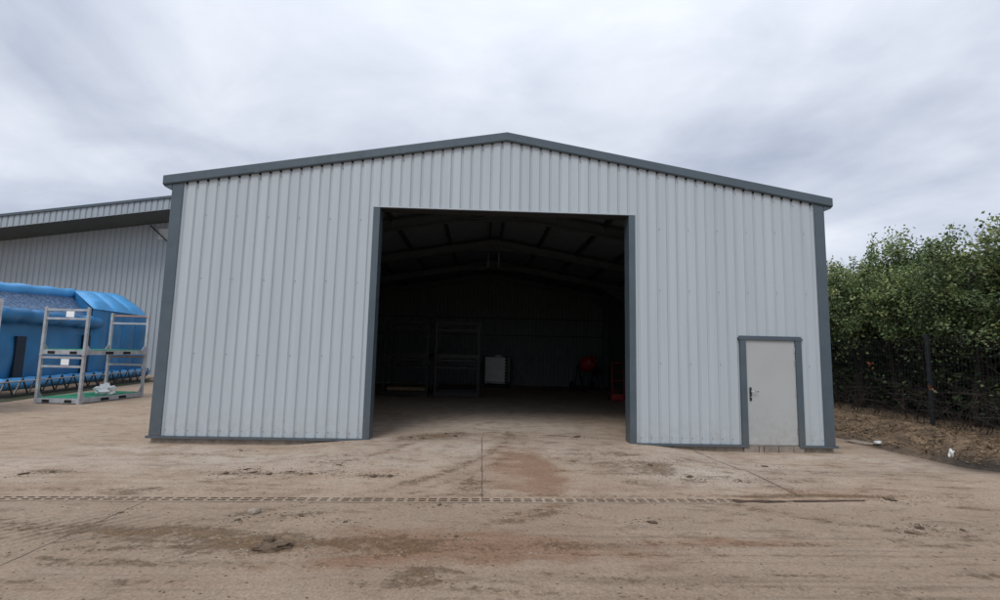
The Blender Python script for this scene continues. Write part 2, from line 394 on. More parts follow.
M['slotdirt_shade'] = pmat('slot_dirt_shade', (.042, .027, .018), .95, var=.4, scale=15)
nq = len(mb2.v)//2; mb2.f = [(2*i, 2*i+2, 2*i+3, 2*i+1) for i in range(nq-1)]; mb2.m = [0]*(nq-1)
mb.build('grating', [M['ground'], M['slotdirt_shade']], drain); mb2.build('slot_dirt_shade', M['slotdirt_shade'], drain)

# ------------------------------------------------------------------ the shed
HW = 6.36; ROOF_A = 5.99; SL = .1758; HEAD = 4.518; DEP = 16.8
def roofline(x): return ROOF_A - SL*abs(x)
shed = thing('steel_shed', 'pale grey clad portal shed with wide open doorway and dark trim', 'shed', (0, 0, 0))

def profile(x0, x1, phase, pitch=.2, dep=.027, gw=.014, sl=.024, off=0.):
    """break points of reversed box profile: (x, y) with y=-dep on the pans and 0 in the grooves"""
    pts = {round(x0, 4): None, round(x1, 4): None}
    def yv(x):
        t = (x - phase) % pitch; t = min(t, pitch-t)
        if t <= gw/2: return off
        if t >= gw/2+sl: return off-dep
        return off-dep*(t-gw/2)/sl
    k = math.floor((x0-phase)/pitch)-1
    while phase+k*pitch < x1+pitch:
        for d in (-gw/2-sl, -gw/2, gw/2, gw/2+sl, pitch/2):
            q = phase+k*pitch+d
            if x0 < q < x1: pts[round(q, 4)] = None
        k += 1
    return [(x, yv(x)) for x in sorted(pts)]
def cladsheet(mb, x0, x1, zlo, ztop, phase=.1, **kw):
    pr = profile(x0, x1, phase, **kw)
    if x0 < 0 < x1 and not any(abs(p[0]) < 1e-6 for p in pr): pr = sorted(pr + [(0., -kw.get('dep', .034)+kw.get('off', 0))])
    vs = []; fs = []
    for x, y in pr: vs += [(x, y, zlo), (x, y, ztop(x))]
    for i in range(len(pr)-1): fs.append((2*i, 2*i+2, 2*i+3, 2*i+1))
    mb.add(vs, fs)
mb = MB(); top = lambda x: roofline(x)+.05
for x0, x1, z0 in ((-HW-.02, -2.60, .012), (-2.60, 2.59, HEAD+.012), (2.59, 4.73, .012), (4.73, 5.94, 2.135), (5.94, HW+.02, .012)):
    cladsheet(mb, x0, x1, z0, top)
# screw heads along the sheeting rails
def screw(x, z, y=-.036):
    r = .011
    mb.add([(x+r*math.cos(a), y, z+r*math.sin(a)) for a in (i*math.pi/3 for i in range(6))] + [(x, y-.007, z)],
           [(i, (i+1) % 6, 6) for i in range(6)], 1)
rails = [.12, 1.55, 3.0, 4.25]
for zi, z in enumerate(rails + [None]):
    k = 0
    for i in range(-32, 32):
        x = .1+.2*i
        zz = roofline(x)-.12 if z is None else z + .012*noise.noise((x, zi*3., 0))
        every = 1 if zi == 0 else (3 if zi != 4 else 2)
        k += 1
        if k % every or zz > roofline(x)-.1 and z is not None: continue
        if abs(x) < 2.65 and zz < HEAD+.1: continue
        if 4.69 < x < 5.98 and zz < 2.2: continue
        screw(x+.024, zz)
for i in range(-32, 32):
    x = .1+.2*i; z = roofline(x)
    if abs(x) < 6.34: mb.add([(x-.017,-.034,z-.022),(x+.017,-.034,z-.022),(x+.017,-.034,z+.02),(x-.017,-.034,z+.02),(x-.010,-.002,z-.022),(x+.010,-.002,z-.022)], [(0,1,2,3),(0,4,5,1)], 2)
mb.build('front_cladding', [M['clad'], M['screw'], M['hole']], shed)

mb = MB()                                                              # side and back sheets, seen from elsewhere
for s in (-1, 1):
    pr = profile(0, DEP, .1)
    vs = []
    for y, d in pr: vs += [(s*(HW+.17-d), y, 0), (s*(HW+.17-d), y, roofline(HW+.1)-.02)]
    mb = MB(); mb.add(vs, [(2*i, 2*i+2, 2*i+3, 2*i+1) for i in range(len(pr)-1)])
    mb.build('side_cladding', M['clad'], shed)
mb = MB(); pr = profile(-HW-.17, HW+.17, .1); vs = []
for x, d in pr: vs += [(x, DEP+.06-d, 0), (x, DEP+.06-d, roofline(x)+.09)]
mb.add(vs, [(2*i, 2*i+2, 2*i+3, 2*i+1) for i in range(len(pr)-1)]); mb.build('back_cladding', M['clad'], shed)
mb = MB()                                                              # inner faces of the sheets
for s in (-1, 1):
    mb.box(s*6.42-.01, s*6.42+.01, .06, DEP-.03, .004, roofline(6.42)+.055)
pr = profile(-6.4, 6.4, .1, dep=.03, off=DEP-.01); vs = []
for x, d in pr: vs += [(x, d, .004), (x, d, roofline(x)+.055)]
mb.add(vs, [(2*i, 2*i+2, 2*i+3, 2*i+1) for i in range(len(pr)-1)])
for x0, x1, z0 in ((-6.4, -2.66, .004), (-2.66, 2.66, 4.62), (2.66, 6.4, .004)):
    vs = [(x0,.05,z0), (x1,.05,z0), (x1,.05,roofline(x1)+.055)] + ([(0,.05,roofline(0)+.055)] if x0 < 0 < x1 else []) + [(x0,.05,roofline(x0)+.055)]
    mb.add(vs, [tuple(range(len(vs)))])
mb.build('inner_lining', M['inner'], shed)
for s in (-1, 1):                                                      # roof: outer sheet and underside coloured dark for the dim inside
    mb = MB(); y0 = -.03; X = 6.7*s
    mb.add([(0,y0,6.09),(X,y0,6.09-SL*6.7),(X,DEP+.1,6.09-SL*6.7),(0,DEP+.1,6.09)], [(0,1,2,3)])
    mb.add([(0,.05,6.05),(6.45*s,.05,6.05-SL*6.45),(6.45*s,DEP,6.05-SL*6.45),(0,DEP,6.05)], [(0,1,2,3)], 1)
    mb.build('roof', [M['roof'], M['under']], shed)
# verge flashing, each slope one piece
for s in (-1, 1):
    mb = MB(); xe = 6.73
    def sec(x, zb, zt): return [(x, .0, zb), (x, -.085, zb), (x, -.095, zb+.02), (x, -.095, zt-.012), (x, -.083, zt), (x, .22, zt+.004)]
    a = sec(0, 5.98, 6.160); b = sec(s*xe, 5.99-SL*xe+.015, 5.008)
    vs = a+b; fs = [(i, i+1, i+7, i+6) for i in range(5)]
    mb.add(vs, fs); mb.add(b, [tuple(range(6))])
    mb.build('verge_trim', M['trim'], shed)
    mb = MB()                                                          # boxed eaves end below the verge, carries the gutter
    e = s*6.57; f = s*6.735; zb = 5.99-SL*6.73+.015
    mb.add([(e,-.06,zb+.03),(f,-.06,zb+.0),(f-s*.03,-.06,zb-.035),(e,-.06,zb-.085),(e,DEP,zb+.03),(f,DEP,zb),(f-s*.03,DEP,zb-.035),(e,DEP,zb-.085)],
           [(0,1,2,3),(4,7,6,5),(0,4,5,1),(1,5,6,2),(2,6,7,3),(3,7,4,0)])
    mb.build('gutter', M['trim'], shed)
    for q in (2.05, 4.9):                                              # lap joints in the verge
        mb = MB(); za = 5.99-SL*q+.012; mb.bar((s*q,-.0965,za+.075), (s*(q+.09),-.0965,za+.075-SL*.09), .004, .165); mb.build('lap_joint', M['trim'], shed)
    mb = MB()                                                          # corner flashing
    x0, x1 = sorted((s*6.355, s*6.565)); zt = roofline(6.36)+.03
    mb.box(x0, x1, -.052, -.036, .02, zt); xs0, xs1 = sorted((s*6.549, s*6.567))
    mb.box(xs0, xs1, -.050, .2, .02, zt-.04)
    mb.box(x0-.0015, x1+.0015, -.0545, -.052, 2.52, 2.62)
    for zz in (.3, .95, 1.55, 2.2, 2.57, 3.0, 3.6, 4.25, 4.7):
        for dx in (.03, .18): mb.lathe([(.0,.006),(.009,.005),(.011,0)], (s*(6.36+dx), -.0525, zz+.01*math.sin(zz*9+dx)), (0,-1,0), 8, 1)
    mb.build('corner_trim', [M['trim'], M['screw']], shed)
mb = MB()                                                              # drip flashing at the foot of the sheets
for x0, x1 in ((-6.61, -2.63), (2.64, 4.83), (5.84, 6.61)):
    mb = MB(); mb.box(x0, x1, -.078, .0, .0, .018); mb.box(x0, x1, -.078, -.066, -.026, .0)
    mb.build('drip_flashing', M['trim'], shed)
# doorway: flashings with returns, light lip along the head
for s in (-1, 1):
    mb = MB(); x0, x1 = sorted((s*2.50, s*2.628))
    mb.box(x0, x1, -.050, -.036, -.01, HEAD+.02)
    x0, x1 = sorted((s*2.50, s*2.515)); mb.box(x0, x1, -.036, .26, -.01, HEAD)
    x0, x1 = sorted((s*2.515, s*2.66)); mb.box(x0, x1, .262, .276, -.01, HEAD)
    for zz in (.35, 1.0, 1.6, 2.3, 3.0, 3.6, 4.2): mb.lathe([(.0,.006),(.009,.005),(.011,0)], (s*2.60, -.050, zz), (0,-1,0), 8, 1)
    mb.build('jamb_trim', [M['trim'], M['screw']], shed)
mb = MB(); mb.box(-2.63, 2.63, -.056, -.036, HEAD, HEAD+.026); mb.build('head_lip', M['clad'], shed)
mb = MB(); mb.box(-2.5, 2.5, -.036, .26, HEAD-.016, HEAD-.002); mb.build('head_trim', M['purlin'], shed)
# personnel door
mb = MB()
for x0, x1 in ((4.712, 4.832), (5.838, 5.962)): mb.box(x0, x1, -.060, -.0, .018, 2.055)
mb.box(4.69, 5.985, -.068, -.0, 2.056, 2.10); mb.box(4.712, 5.962, -.061, .0, 2.098, 2.135)
dfr = mb.build('door_frame', M['trim'], shed)
mb = MB(); mb.box(4.835, 5.835, -.030, .02, .022, 2.052); mb.box(4.832, 5.838, -.022, .01, .004, .02)
door = mb.build('door', M['door'], shed)
mb = MB(); mb.cbox(4.885, 4.93, -.044, -.031, .86, 1.12, .006); mb.build('handle_plate', M['handle'], door)
mb = MB(); mb.tube([(4.908,-.04,1.045),(4.908,-.085,1.045)], .011); mb.tube([(4.906,-.085,1.045),(4.97,-.088,1.045),(5.04,-.086,1.042)], [.010,.0095,.008])
mb.build('lever', M['chrome'], door, True)
mb = MB(); mb.lathe([(.0,.012),(.011,.012),(.013,0)], (4.908,-.044,.93), (0,-1,0), 12); mb.build('lock_cylinder', M['chrome'], door)
for z in (.30, 1.02, 1.62, 1.86):
    mb = MB(); mb.tube([(5.826,-.036,z-.05),(5.826,-.036,z+.05)], .013, 8); mb.build('hinge', M['chrome'], door)
# floor slab (same concrete as the yard) and its front edge
mb = MB(); fx = [-6.5+i*.1 for i in range(131)]; fy = [.0]+[.004+i*.1 for i in range(169)]
for j, y in enumerate(fy):
    for x in fx: mb.v.append((x, y, 0 if j else -.002))
n = len(fx)
for j in range(len(fy)-1):
    for i in range(n-1): mb.f.append((j*n+i, j*n+i+1, (j+1)*n+i+1, (j+1)*n+i)); mb.m.append(0)
fl = mb.build('floor', M['ground'], shed); attrs(fl.data)
mb = MB()
for x0, x1 in ((-6.54, -2.5), (2.5, 6.54)):
    mb = MB(); mb.box(x0, x1, -.012, -.001, -.3, -.003); mb.build('slab_edge', M['plinth'], shed)
mb = MB(); mb.box(4.74, 5.93, -.055, -.014, -.3, -.004)
for xx in (5.03, 5.13, 5.42, 5.72): mb.box(xx-.006, xx+.006, -.0575, -.055, -.2, -.005, 1)
mb.build('door_step', [M['plinth'], M['slotdirt_shade']], shed)
# frames, purlins, rails, bracing
for Y in (.45, 4.2, 8.4, 12.6, 16.45):
    mb = MB()
    for s in (-1, 1):
        mb.box(s*6.25-.12, s*6.25+.12, Y-.09, Y+.09, .001, 4.75)
        a = (s*6.25, Y, 4.70); b = (0, Y, 5.80)
        for w, h, dz in ((.17, .014, .13), (.012, .26, 0), (.17, .014, -.13)):
            mb.bar((a[0], Y, a[2]+dz-.03), (b[0], Y, b[2]+dz-.03), w, h)
        mb.add([(s*6.1,Y-.006,4.62),(s*5.1,Y-.006,4.74),(s*6.1,Y-.006,4.1),(s*6.1,Y+.006,4.62),(s*5.1,Y+.006,4.74),(s*6.1,Y+.006,4.1)],
               [(0,1,2),(5,4,3),(0,3,4,1),(1,4,5,2),(2,5,3,0)])
        mb.add([(0,Y-.008,5.64),(s*1.4,Y-.008,5.40),(0,Y-.008,5.48),(0,Y+.008,5.64),(s*1.4,Y+.008,5.40),(0,Y+.008,5.48)],
               [(0,1,2),(5,4,3),(0,3,4,1),(1,4,5,2)])
        mb.bar((s*1.4, Y, 5.41), (s*.01, Y, 5.475), .15, .012)
    fr = mb.build('portal_frame', M['steel'], shed)
    for s in (-1, 1):
        for k in range(4):
            x = s*(.18+1.42*k); z = 5.98-SL*abs(x)
            mb = MB(); mb.box(x-.03, x+.03, Y-.11, Y-.092, z-.22, z-.05); mb.build('purlin_cleat', M['galv'], fr)
for s in (-1, 1):
    for k in range(5):
        x = s*(.18+1.42*k); z = 6.03-SL*abs(x)
        mb = MB(); mb.box(x-.006, x+.006, .08, DEP-.04, z-.16, z-.012); mb.box(min(x, x+s*.06), max(x, x+s*.06), .08, DEP-.04, z-.172, z-.162)
        mb.build('purlin', M['purlin'], shed)
    mb = MB(); mb.bar((s*6.2, 8.5, 4.6), (s*.3, 12.5, 5.68), .03, .03); mb.build('roof_brace', M['purlin'], shed)
for z in (1.0, 1.5, 2.0, 2.6, 3.5):
    mb = MB(); mb.box(-6.1, 6.1, DEP-.22, DEP-.05, z, z+.05); mb.build('sheeting_rail', M['galv'] if z < 2.2 else M['purlin'], shed)
for a, b in (((1.3, DEP-.26, .35), (3.55, DEP-.26, 2.85)), ((-1.3, DEP-.26, .35), (-3.55, DEP-.26, 2.85))):
    mb = MB(); mb.bar(a, b, .06, .06); mb.build('wall_brace', M['steel'], shed)
for s in (-1, 1):
    mb = MB(); mb.bar((s*.22, 10.4, 5.85), (s*.22, 10.4, 5.18), .03, .03); mb.build('hanging_rod', M['rack'], shed)
mb = MB(); mb.box(-.26, .26, 10.36, 10.44, 5.13, 5.18); mb.build('hanging_tray', M['purlin'], shed)

# ------------------------------------------------------------------ stacking racks
def make_rack(w, d, h, label, loc, rz, mt, deck, holes=True, rails=True, sign=True, group=None):
    t = thing('stacking_rack', label, 'rack', loc, rz, group)
    x, y = w/2, d/2
    mb = MB()
    for sx in (-1, 1): mb.box(sx*x-.035, sx*x+.035, -y-.04, y+.04, .03, .17)
    for sy in (-1, 1): mb.box(-x+.035, x-.035, sy*y-.035, sy*y+.035, .03, .17)
    for sx in (-1, 1):
        for sy in (-1, 1): mb.box(sx*x-.05, sx*x+.05, sy*y-.05, sy*y+.05, 0, .03)
    base = mb.build('base_frame', mt, t)
    if holes:
        for k in (-.26, .26):
            for sy in (-1, 1):
                mb = MB(); mb.box(k*w-.11, k*w+.11, min(sy*(y+.037), sy*(y+.041)), max(sy*(y+.037), sy*(y+.041)), .045, .13); mb.build('fork_pocket', M['hole'], base)
            for sx in (-1, 1):
                mb = MB(); mb.box(min(sx*(x+.036), sx*(x+.040)), max(sx*(x+.036), sx*(x+.040)), k*d*.55-.16, k*d*.55+.16, .045, .13); mb.build('fork_pocket', M['hole'], base)
    for sx in (-1, 1):
        for sy in (-1, 1):
            mb = MB()
            mb.box(sx*x-.037, sx*x+.037, sy*y-.037, sy*y+.037, .171, h-.002)
            mb.box(sx*x-.028, sx*x+.028, sy*y-.028, sy*y+.028, h-.002, h+.028)
            p = mb.build('post', mt, t)
            mb = MB(); q = sy*(y-.042)
            mb.add([(sx*x-.006,q,.172),(sx*x-.006,q-sy*.17,.172),(sx*x-.006,q,.38),(sx*x+.006,q,.172),(sx*x+.006,q-sy*.17,.172),(sx*x+.006,q,.38)],
                   [(0,1,2),(5,4,3),(0,3,4,1),(1,4,5,2),(2,5,3,0)])
            mb.build('gusset', mt, p)
    if rails:
        for sy in (-1, 1):
            for z, m2 in ((h-.06, M['rust'] if sy > 0 and deck is M['green'] else mt), (h-.33, mt)):
                mb = MB(); mb.box(-x+.038, x-.038, sy*y-.028, sy*y+.028, z-.035, z+.03); mb.build('end_rail', m2, t)
    if deck:
        mb = MB(); nb = 9; bw = (w-.08)/nb
        for k in range(nb):
            xa = -x+.04+k*bw; mb.box(xa+.012, xa+bw-.012, -y+.04, y-.04, .171, .192)
        mb.build('deck', deck, t)
    if sign:
        mb = MB(); mb.box(-.02, .22, -y-.026, -y-.012, h-.335+.05, h-.06-.045); mb.build('label_plate', M['white_bag'], t)
    return t
RX, RY, RZ = -13.03, 7.1, R(-2.5); zb = gz(RX, RY)-.002; HR = 1.45
low = make_rack(1.30, 2.55, HR, 'lower of two stacked grey racks beside the shed, white bag on its green boards', (RX, RY, zb), RZ, M['rack'], M['green'])
dup(low, (RX, RY, zb+HR), RZ, 'upper of the two stacked grey racks with green boards in front of the blue inflatable')
LX, LY, LR = -14.12, 3.75, R(47)
lr = dup(low, (LX, LY, gz(LX, LY)-.002), LR, 'lower grey rack at the far left edge, cut off by the picture edge')
dup(lr, (LX, LY, gz(LX, LY)-.002+HR), LR, 'upper grey rack at the far left edge, cut off by the picture edge')
# crumpled white bag
def lump(r, seed, sq=(1,1,1), rough=.35, n=2, freq=2.2):
    import bmesh
    bm = bmesh.new(); bmesh.ops.create_icosphere(bm, subdivisions=n, radius=1.)
    for v in bm.verts:
        k = 1 + rough*noise.fractal(v.co*freq + Vector((seed*7.3, seed*3.1, seed)), 1., 2., 3)
        v.co = Vector((v.co.x*sq[0], v.co.y*sq[1], v.co.z*sq[2]))*k*r
    me = bpy.data.meshes.new('lump'); bm.to_mesh(me); bm.free(); return me
def lump_obj(name, mat_, me, loc, rz=0, sc=1.):
    me.materials.clear(); me.materials.append(mat_)
    o = bpy.data.objects.new(name, me); col.objects.link(o); o.location = loc; o.rotation_euler = (0, 0, rz); o.scale = (sc,)*3
    return o
o = lump_obj('plastic_bag', M['white_bag'], lump(.30, 4, (1.25,.8,.55), .75, 3, 2.), (RX+.3, RY+.1, zb+.34), R(-30))
tag(o, 'crumpled white plastic bag lying on green boards of the lower rack', 'bag')

# ------------------------------------------------------------------ blue inflatable
inf = thing('inflatable_arena', 'large blue inflatable arena with tubes and netting roof beside grey warehouse', 'inflatable', (-16.8, 9.5, 0))
io = Vector((-16.8, 9.5, 0))
def fw(y): return -16.35 - .20*(y-7.5)              # front wall line
def T(x, y, z): return Vector((x, y, z)) - io
YA, YB, YC, YR = 6.6, 12.6, 16.9, 13.4; DX = -3.3
mb = MB(); N = 60                                                       # front wall with seams and bulges
for i in range(N+1):
    y = YA + (YB-YA)*i/N
    for k in range(9):
        z = .05+2.5*k/8; bul = .10*abs(math.sin(math.pi*(y-YA)/1.8))*math.sin(math.pi*k/8) + .05*noise.noise((y*.9, z*1.2, 2))
        mb.v.append(T(fw(y)+bul, y, z))
for i in range(N):
    for k in range(8): mb.f.append((i*9+k, (i+1)*9+k, (i+1)*9+k+1, i*9+k+1)); mb.m.append(0)
mb.build('front_wall', M['blue'], inf, True)
mb = MB(); mb.tube([T(fw(YA+(YB-YA)*i/30)+.10+.03*math.sin(i), YA+(YB-YA)*i/30, 2.60+.03*math.sin(i*1.3)) for i in range(31)], [.25+.015*math.sin(i*2.) for i in range(31)], 14)
mb.build('top_tube', M['blue'], inf, True)
mb = MB(); mb.tube([T(fw(YA+(YC-YA)*i/36)+.35+.04*math.sin(i*1.7), YA+(YC-YA)*i/36, .30) for i in range(37)], [.20+.02*math.sin(i*2.3) for i in range(37)], 12)
mb.build('base_tube', M['blue_light'], inf, True)
mb = MB(); mb.tube([T(fw(YA)+DX*.5-.20*(YR-YA)*i/30, YA+(YR-YA)*i/30, 3.52+.06*(YR-YA)*i/30+.02*math.sin(i*.9)) for i in range(31)], .24, 12)
mb.build('ridge_tube', M['blue_light'], inf, True)
mb = MB(); rows = 6                                                     # netting roof sags between tube and ridge
for i in range(31):
    yf = YA+(YB-YA)*i/30; yr = YA+(YR-YA)*i/30
    for k in range(rows+1):
        u = k/rows; y = yf+(yr-yf)*u; x = fw(y)+DX*.5*u; z = 2.72+(3.58+.06*(yr-YA)-2.72)*u-.16*math.sin(math.pi*u)+.04*noise.noise((y*1.5, u*3, 0))
        mb.v.append(T(x, y, z))
for i in range(30):
    for k in range(rows): a = i*(rows+1)+k; mb.f.append((a, a+rows+1, a+rows+2, a+1)); mb.m.append(0)
mb.build('net_roof', M['net'], inf, True)
# solid end bay
def puffy(P00, P10, P11, P01, nu, nv, bulge, seams, m):
    mb = MB(); nrm = (P10-P00).cross(P01-P00).normalized()
    for i in range(nu+1):
        for k in range(nv+1):
            u, v = i/nu, k/nv
            p = P00*(1-u)*(1-v)+P10*u*(1-v)+P11*u*v+P01*(1-u)*v
            mb.v.append(p + nrm*bulge*math.sqrt(abs(math.sin(math.pi*seams*u)))*min(1, 4*v, 4*(1-v)))
    for i in range(nu):
        for k in range(nv): a = i*(nv+1)+k; mb.f.append((a, a+nv+1, a+nv+2, a+1)); mb.m.append(0)
    return mb
ZE = 3.2; ZR = 4.35
fx0, fx1 = fw(YB)+.12, fw(YC)+.12
puffy(T(fx0+.05,YB-.5,.05), T(fx1,YC,.05), T(fx1,YC,ZE), T(fx0+.05,YB-.5,ZE), 48, 10, .16, 4, 0).build('end_bay_wall', M['blue'], inf, True)
puffy(T(fx1,YC,.05), T(fx1+DX,YC,.05), T(fx1+DX,YC,ZE), T(fx1,YC,ZE), 30, 10, .12, 4, 0).build('end_wall', M['blue'], inf, True)
rx0, rx1 = fw(YR)+DX*.5+.2, fx1+DX*.5+.05
puffy(T(fx0+.08,YB-.5,ZE), T(fx1+.08,YC+.05,ZE), T(rx1,YC-.1,ZR), T(rx0-.12,YR-.1,ZR-.22), 36, 10, .20, 3, 0).build('end_bay_roof', M['blue_light'], inf, True)
puffy(T(rx0-.12,YR-.1,ZR-.22), T(rx1,YC-.1,ZR), T(fx1+DX,YC,ZE), T(fx0+DX,YB-.5,ZE), 24, 8, .1, 3, 0).build('rear_roof', M['blue_light'], inf, True)
mb = MB(); mb.add([T(fx1,YC,ZE), T(fx1+DX,YC,ZE), T(rx1,YC-.1,ZR)], [(0,1,2)]); mb.build('gable_panel', M['blue'], inf); mb = MB(); mb.add([T(fx0,YB-.5,2.5), T(fx0,YB-.5,ZE), T(rx0-.12,YR-.1,ZR-.22), T(rx0-.12,YR-.1,3.)], [(0,1,2,3)])
mb.build('gable_panel', M['blue'], inf)
mb = MB(); mb.add([T(fw(YA)+DX,YA,.05), T(fw(YC)+DX,YC,.05), T(fw(YC)+DX,YC,ZE), T(fw(YA)+DX,YA,ZE)], [(0,1,2,3)])
mb.add([T(fw(YA),YA,.05), T(fw(YA)+DX,YA,.05), T(fw(YA)+DX,YA,ZE), T(fw(YA)+DX/2,YA,3.7), T(fw(YA),YA,2.6)], [(0,1,2,3,4)])
mb.build('rear_wall', M['blue'], inf)
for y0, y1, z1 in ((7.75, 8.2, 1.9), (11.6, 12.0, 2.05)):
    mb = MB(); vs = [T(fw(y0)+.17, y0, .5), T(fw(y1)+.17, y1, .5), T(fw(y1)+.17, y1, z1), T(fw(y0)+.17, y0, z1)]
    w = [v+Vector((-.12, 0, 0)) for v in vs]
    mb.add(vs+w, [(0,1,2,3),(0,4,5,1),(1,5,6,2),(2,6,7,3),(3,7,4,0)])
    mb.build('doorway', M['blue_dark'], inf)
# low lattice girder lying in front of it
lat = thing('lattice_girder', 'low lattice girder with dark zigzag bars along the foot of the blue inflatable', 'girder', (-15.2, 8, -.08))
lo = Vector((-15.2, 8, -.08)); y0, y1 = 6.3, 16.4
def lx(y): return fw(y)+.8
mb = MB(); mb.tube([Vector((lx(y0), y0, .42))-lo, Vector((lx(y1), y1, .42))-lo], .028); mb.build('top_chord', M['rack'], lat)
mb = MB(); mb.tube([Vector((lx(y0), y0, -.03))-lo, Vector((lx(y1), y1, -.03))-lo], .03); mb.build('bottom_chord', M['rack_dark'], lat)
mb = MB(); y = y0; up = 0
while y < y1-.3:
    a = Vector((lx(y), y, .52 if up else -.03))-lo; y += .34; up ^= 1; b = Vector((lx(y), y, .52 if up else -.03))-lo
    mb.bar(a, b, .035, .035)
mb.build('zigzag_bar', M['handle'], lat)
strip = MB()                                                            # grassy dark strip under it
for i in range(50):
    y = 5.6+i*.22
    for k, dx in enumerate((-1.0, -.5, .1, .45)): strip.v.append((lx(y)+dx+.08*noise.noise((y*2, k, 0)), y, gz(lx(y), y)+.004+(.03 if k in (1, 2) else 0)))
for i in range(49):
    for k in range(3): a = i*4+k; strip.f.append((a, a+1, a+5, a+4)); strip.m.append(0)
tag(strip.build('verge_strip', pmat('mossy_dirt', (.05, .055, .028), .95, var=.5, scale=6, bump=.8), smooth=True), kind='structure')

# ------------------------------------------------------------------ warehouse behind on the left
wh = thing('grey_warehouse', 'big grey ribbed warehouse with deep overhanging roof behind the blue inflatable', 'warehouse', (-14, 21.5, 0))
wo = Vector((-14, 21.5, 0)); AX = -14.; RS = .150
def wz(x): return 10.38 - RS*abs(x-AX)               # underside of the overhang
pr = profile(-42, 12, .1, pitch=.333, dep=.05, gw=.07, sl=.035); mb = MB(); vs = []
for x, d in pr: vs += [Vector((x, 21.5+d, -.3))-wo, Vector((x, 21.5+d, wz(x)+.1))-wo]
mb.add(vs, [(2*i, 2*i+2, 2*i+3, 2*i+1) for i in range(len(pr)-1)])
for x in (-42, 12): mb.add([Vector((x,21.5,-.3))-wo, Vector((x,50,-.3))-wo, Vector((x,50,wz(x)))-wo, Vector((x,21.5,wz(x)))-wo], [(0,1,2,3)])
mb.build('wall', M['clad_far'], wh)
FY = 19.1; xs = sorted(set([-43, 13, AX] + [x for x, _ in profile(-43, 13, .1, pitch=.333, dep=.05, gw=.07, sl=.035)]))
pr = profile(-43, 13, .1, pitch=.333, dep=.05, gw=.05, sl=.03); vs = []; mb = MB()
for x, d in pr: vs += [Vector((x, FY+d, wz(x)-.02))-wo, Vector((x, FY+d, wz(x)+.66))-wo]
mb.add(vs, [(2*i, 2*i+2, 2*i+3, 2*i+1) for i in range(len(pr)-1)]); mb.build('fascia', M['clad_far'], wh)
mb = MB()
for xa, xb in ((-43, AX), (AX, 13)):
    mb.bar(Vector((xa, FY-.06, wz(xa)+.70))-wo, Vector((xb, FY-.06, wz(xb)+.70))-wo, .14, .14)
mb.build('verge_trim', M['trim'], wh)
M['soffit'] = pmat('soffit_sheet', (.085, .10, .10), .6)
mb = MB()
for k in range(12):                                                    # ribbed soffit running along the overhang
    ya = FY+k*.2; yb = ya+.14
    for xa, xb in ((-43, AX), (AX, 13)):
        mb.add([Vector((xa, ya, wz(xa)))-wo, Vector((xb, ya, wz(xb)))-wo, Vector((xb, yb, wz(xb)))-wo, Vector((xa, yb, wz(xa)))-wo], [(0,1,2,3)])
        mb.add([Vector((xa, yb, wz(xa)+.05))-wo, Vector((xb, yb, wz(xb)+.05))-wo, Vector((xb, ya+.2, wz(xb)+.05))-wo, Vector((xa, ya+.2, wz(xa)+.05))-wo], [(0,1,2,3)])
mb.build('soffit', M['soffit'], wh)
mb = MB()
for xa, xb in ((-43, AX), (AX, 13)):
    mb.add([Vector((xa, FY, wz(xa)+.69))-wo, Vector((xb, FY, wz(xb)+.69))-wo, Vector((xb, 50, wz(xb)+.69))-wo, Vector((xa, 50, wz(xa)+.69))-wo], [(0,1,2,3)])
mb.build('roof', M['roof'], wh)
mb = MB(); mb.bar(Vector((-21.35, 21.3, 9.15))-wo, Vector((-19.6, 21.3, 7.6))-wo, .06, .06); mb.build('brace', M['handle'], wh)
mb = MB(); mb.box(-20.9-wo.x, -18.6-wo.x, 21.40-wo.y, 21.44-wo.y, 8.3, 9.0); mb.build('vent_panel', pmat('pale_panel', (.5, .52, .55), .5), wh)

# ------------------------------------------------------------------ things standing in the dark shed
G = 'dark racks inside the shed'
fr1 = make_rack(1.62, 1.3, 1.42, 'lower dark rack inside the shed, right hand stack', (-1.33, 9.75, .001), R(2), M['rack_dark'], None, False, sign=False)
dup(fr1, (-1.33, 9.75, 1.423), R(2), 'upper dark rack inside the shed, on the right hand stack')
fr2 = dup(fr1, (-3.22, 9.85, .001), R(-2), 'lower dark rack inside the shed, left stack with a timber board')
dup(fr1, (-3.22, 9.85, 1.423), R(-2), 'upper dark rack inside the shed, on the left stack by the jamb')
mb = MB(); mb.box(-.72, .72, -.5, .5, 0, .12); o = mb.build('timber_board', M['timber']); o.location = (-3.22, 9.8, .20)
tag(o, 'thick brown timber board lying in the lower left rack inside the shed', 'board')
# intermediate bulk container
ibc = thing('bulk_container', 'white caged liquid tank standing on a pallet at the back of the shed', 'tank', (.42, 14.6, .001), R(-19)); ibc.scale = (1, 1, 1.16)
mb = MB(); mb.cbox(-.54, .54, -.46, .46, .2, 1.3, .07); mb.lathe([(.0,1.36),(.16,1.36),(.17,1.3)], n=16); mb.build('tank', M['tank'], ibc)
mb = MB()
for x in (-.56, .56):
    for y in (-.48, .48): mb.tube([(x,y,.15),(x,y,1.32)], .018, 6)
for y in (-.24, .24):
    for x in (-.56, .56): mb.tube([(x,y,.15),(x,y,1.32)], .018, 6)
for z in (.25, 1.3):
    mb.tube([(-.565,-.485,z),(.565,-.485,z),(.565,.485,z),(-.565,.485,z),(-.565,-.485,z)], .014, 6)
for x in (-.56, .56):
    for i in range(9): mb.box(x-.06, x+.06, -.49, -.47, .24+i*.125, .30+i*.125)
mb.build('cage', M['rack_dark'], ibc)
mb = MB()
for y in (-.42, 0, .42): mb.box(-.58, .58, y-.06, y+.06, 0, .1)
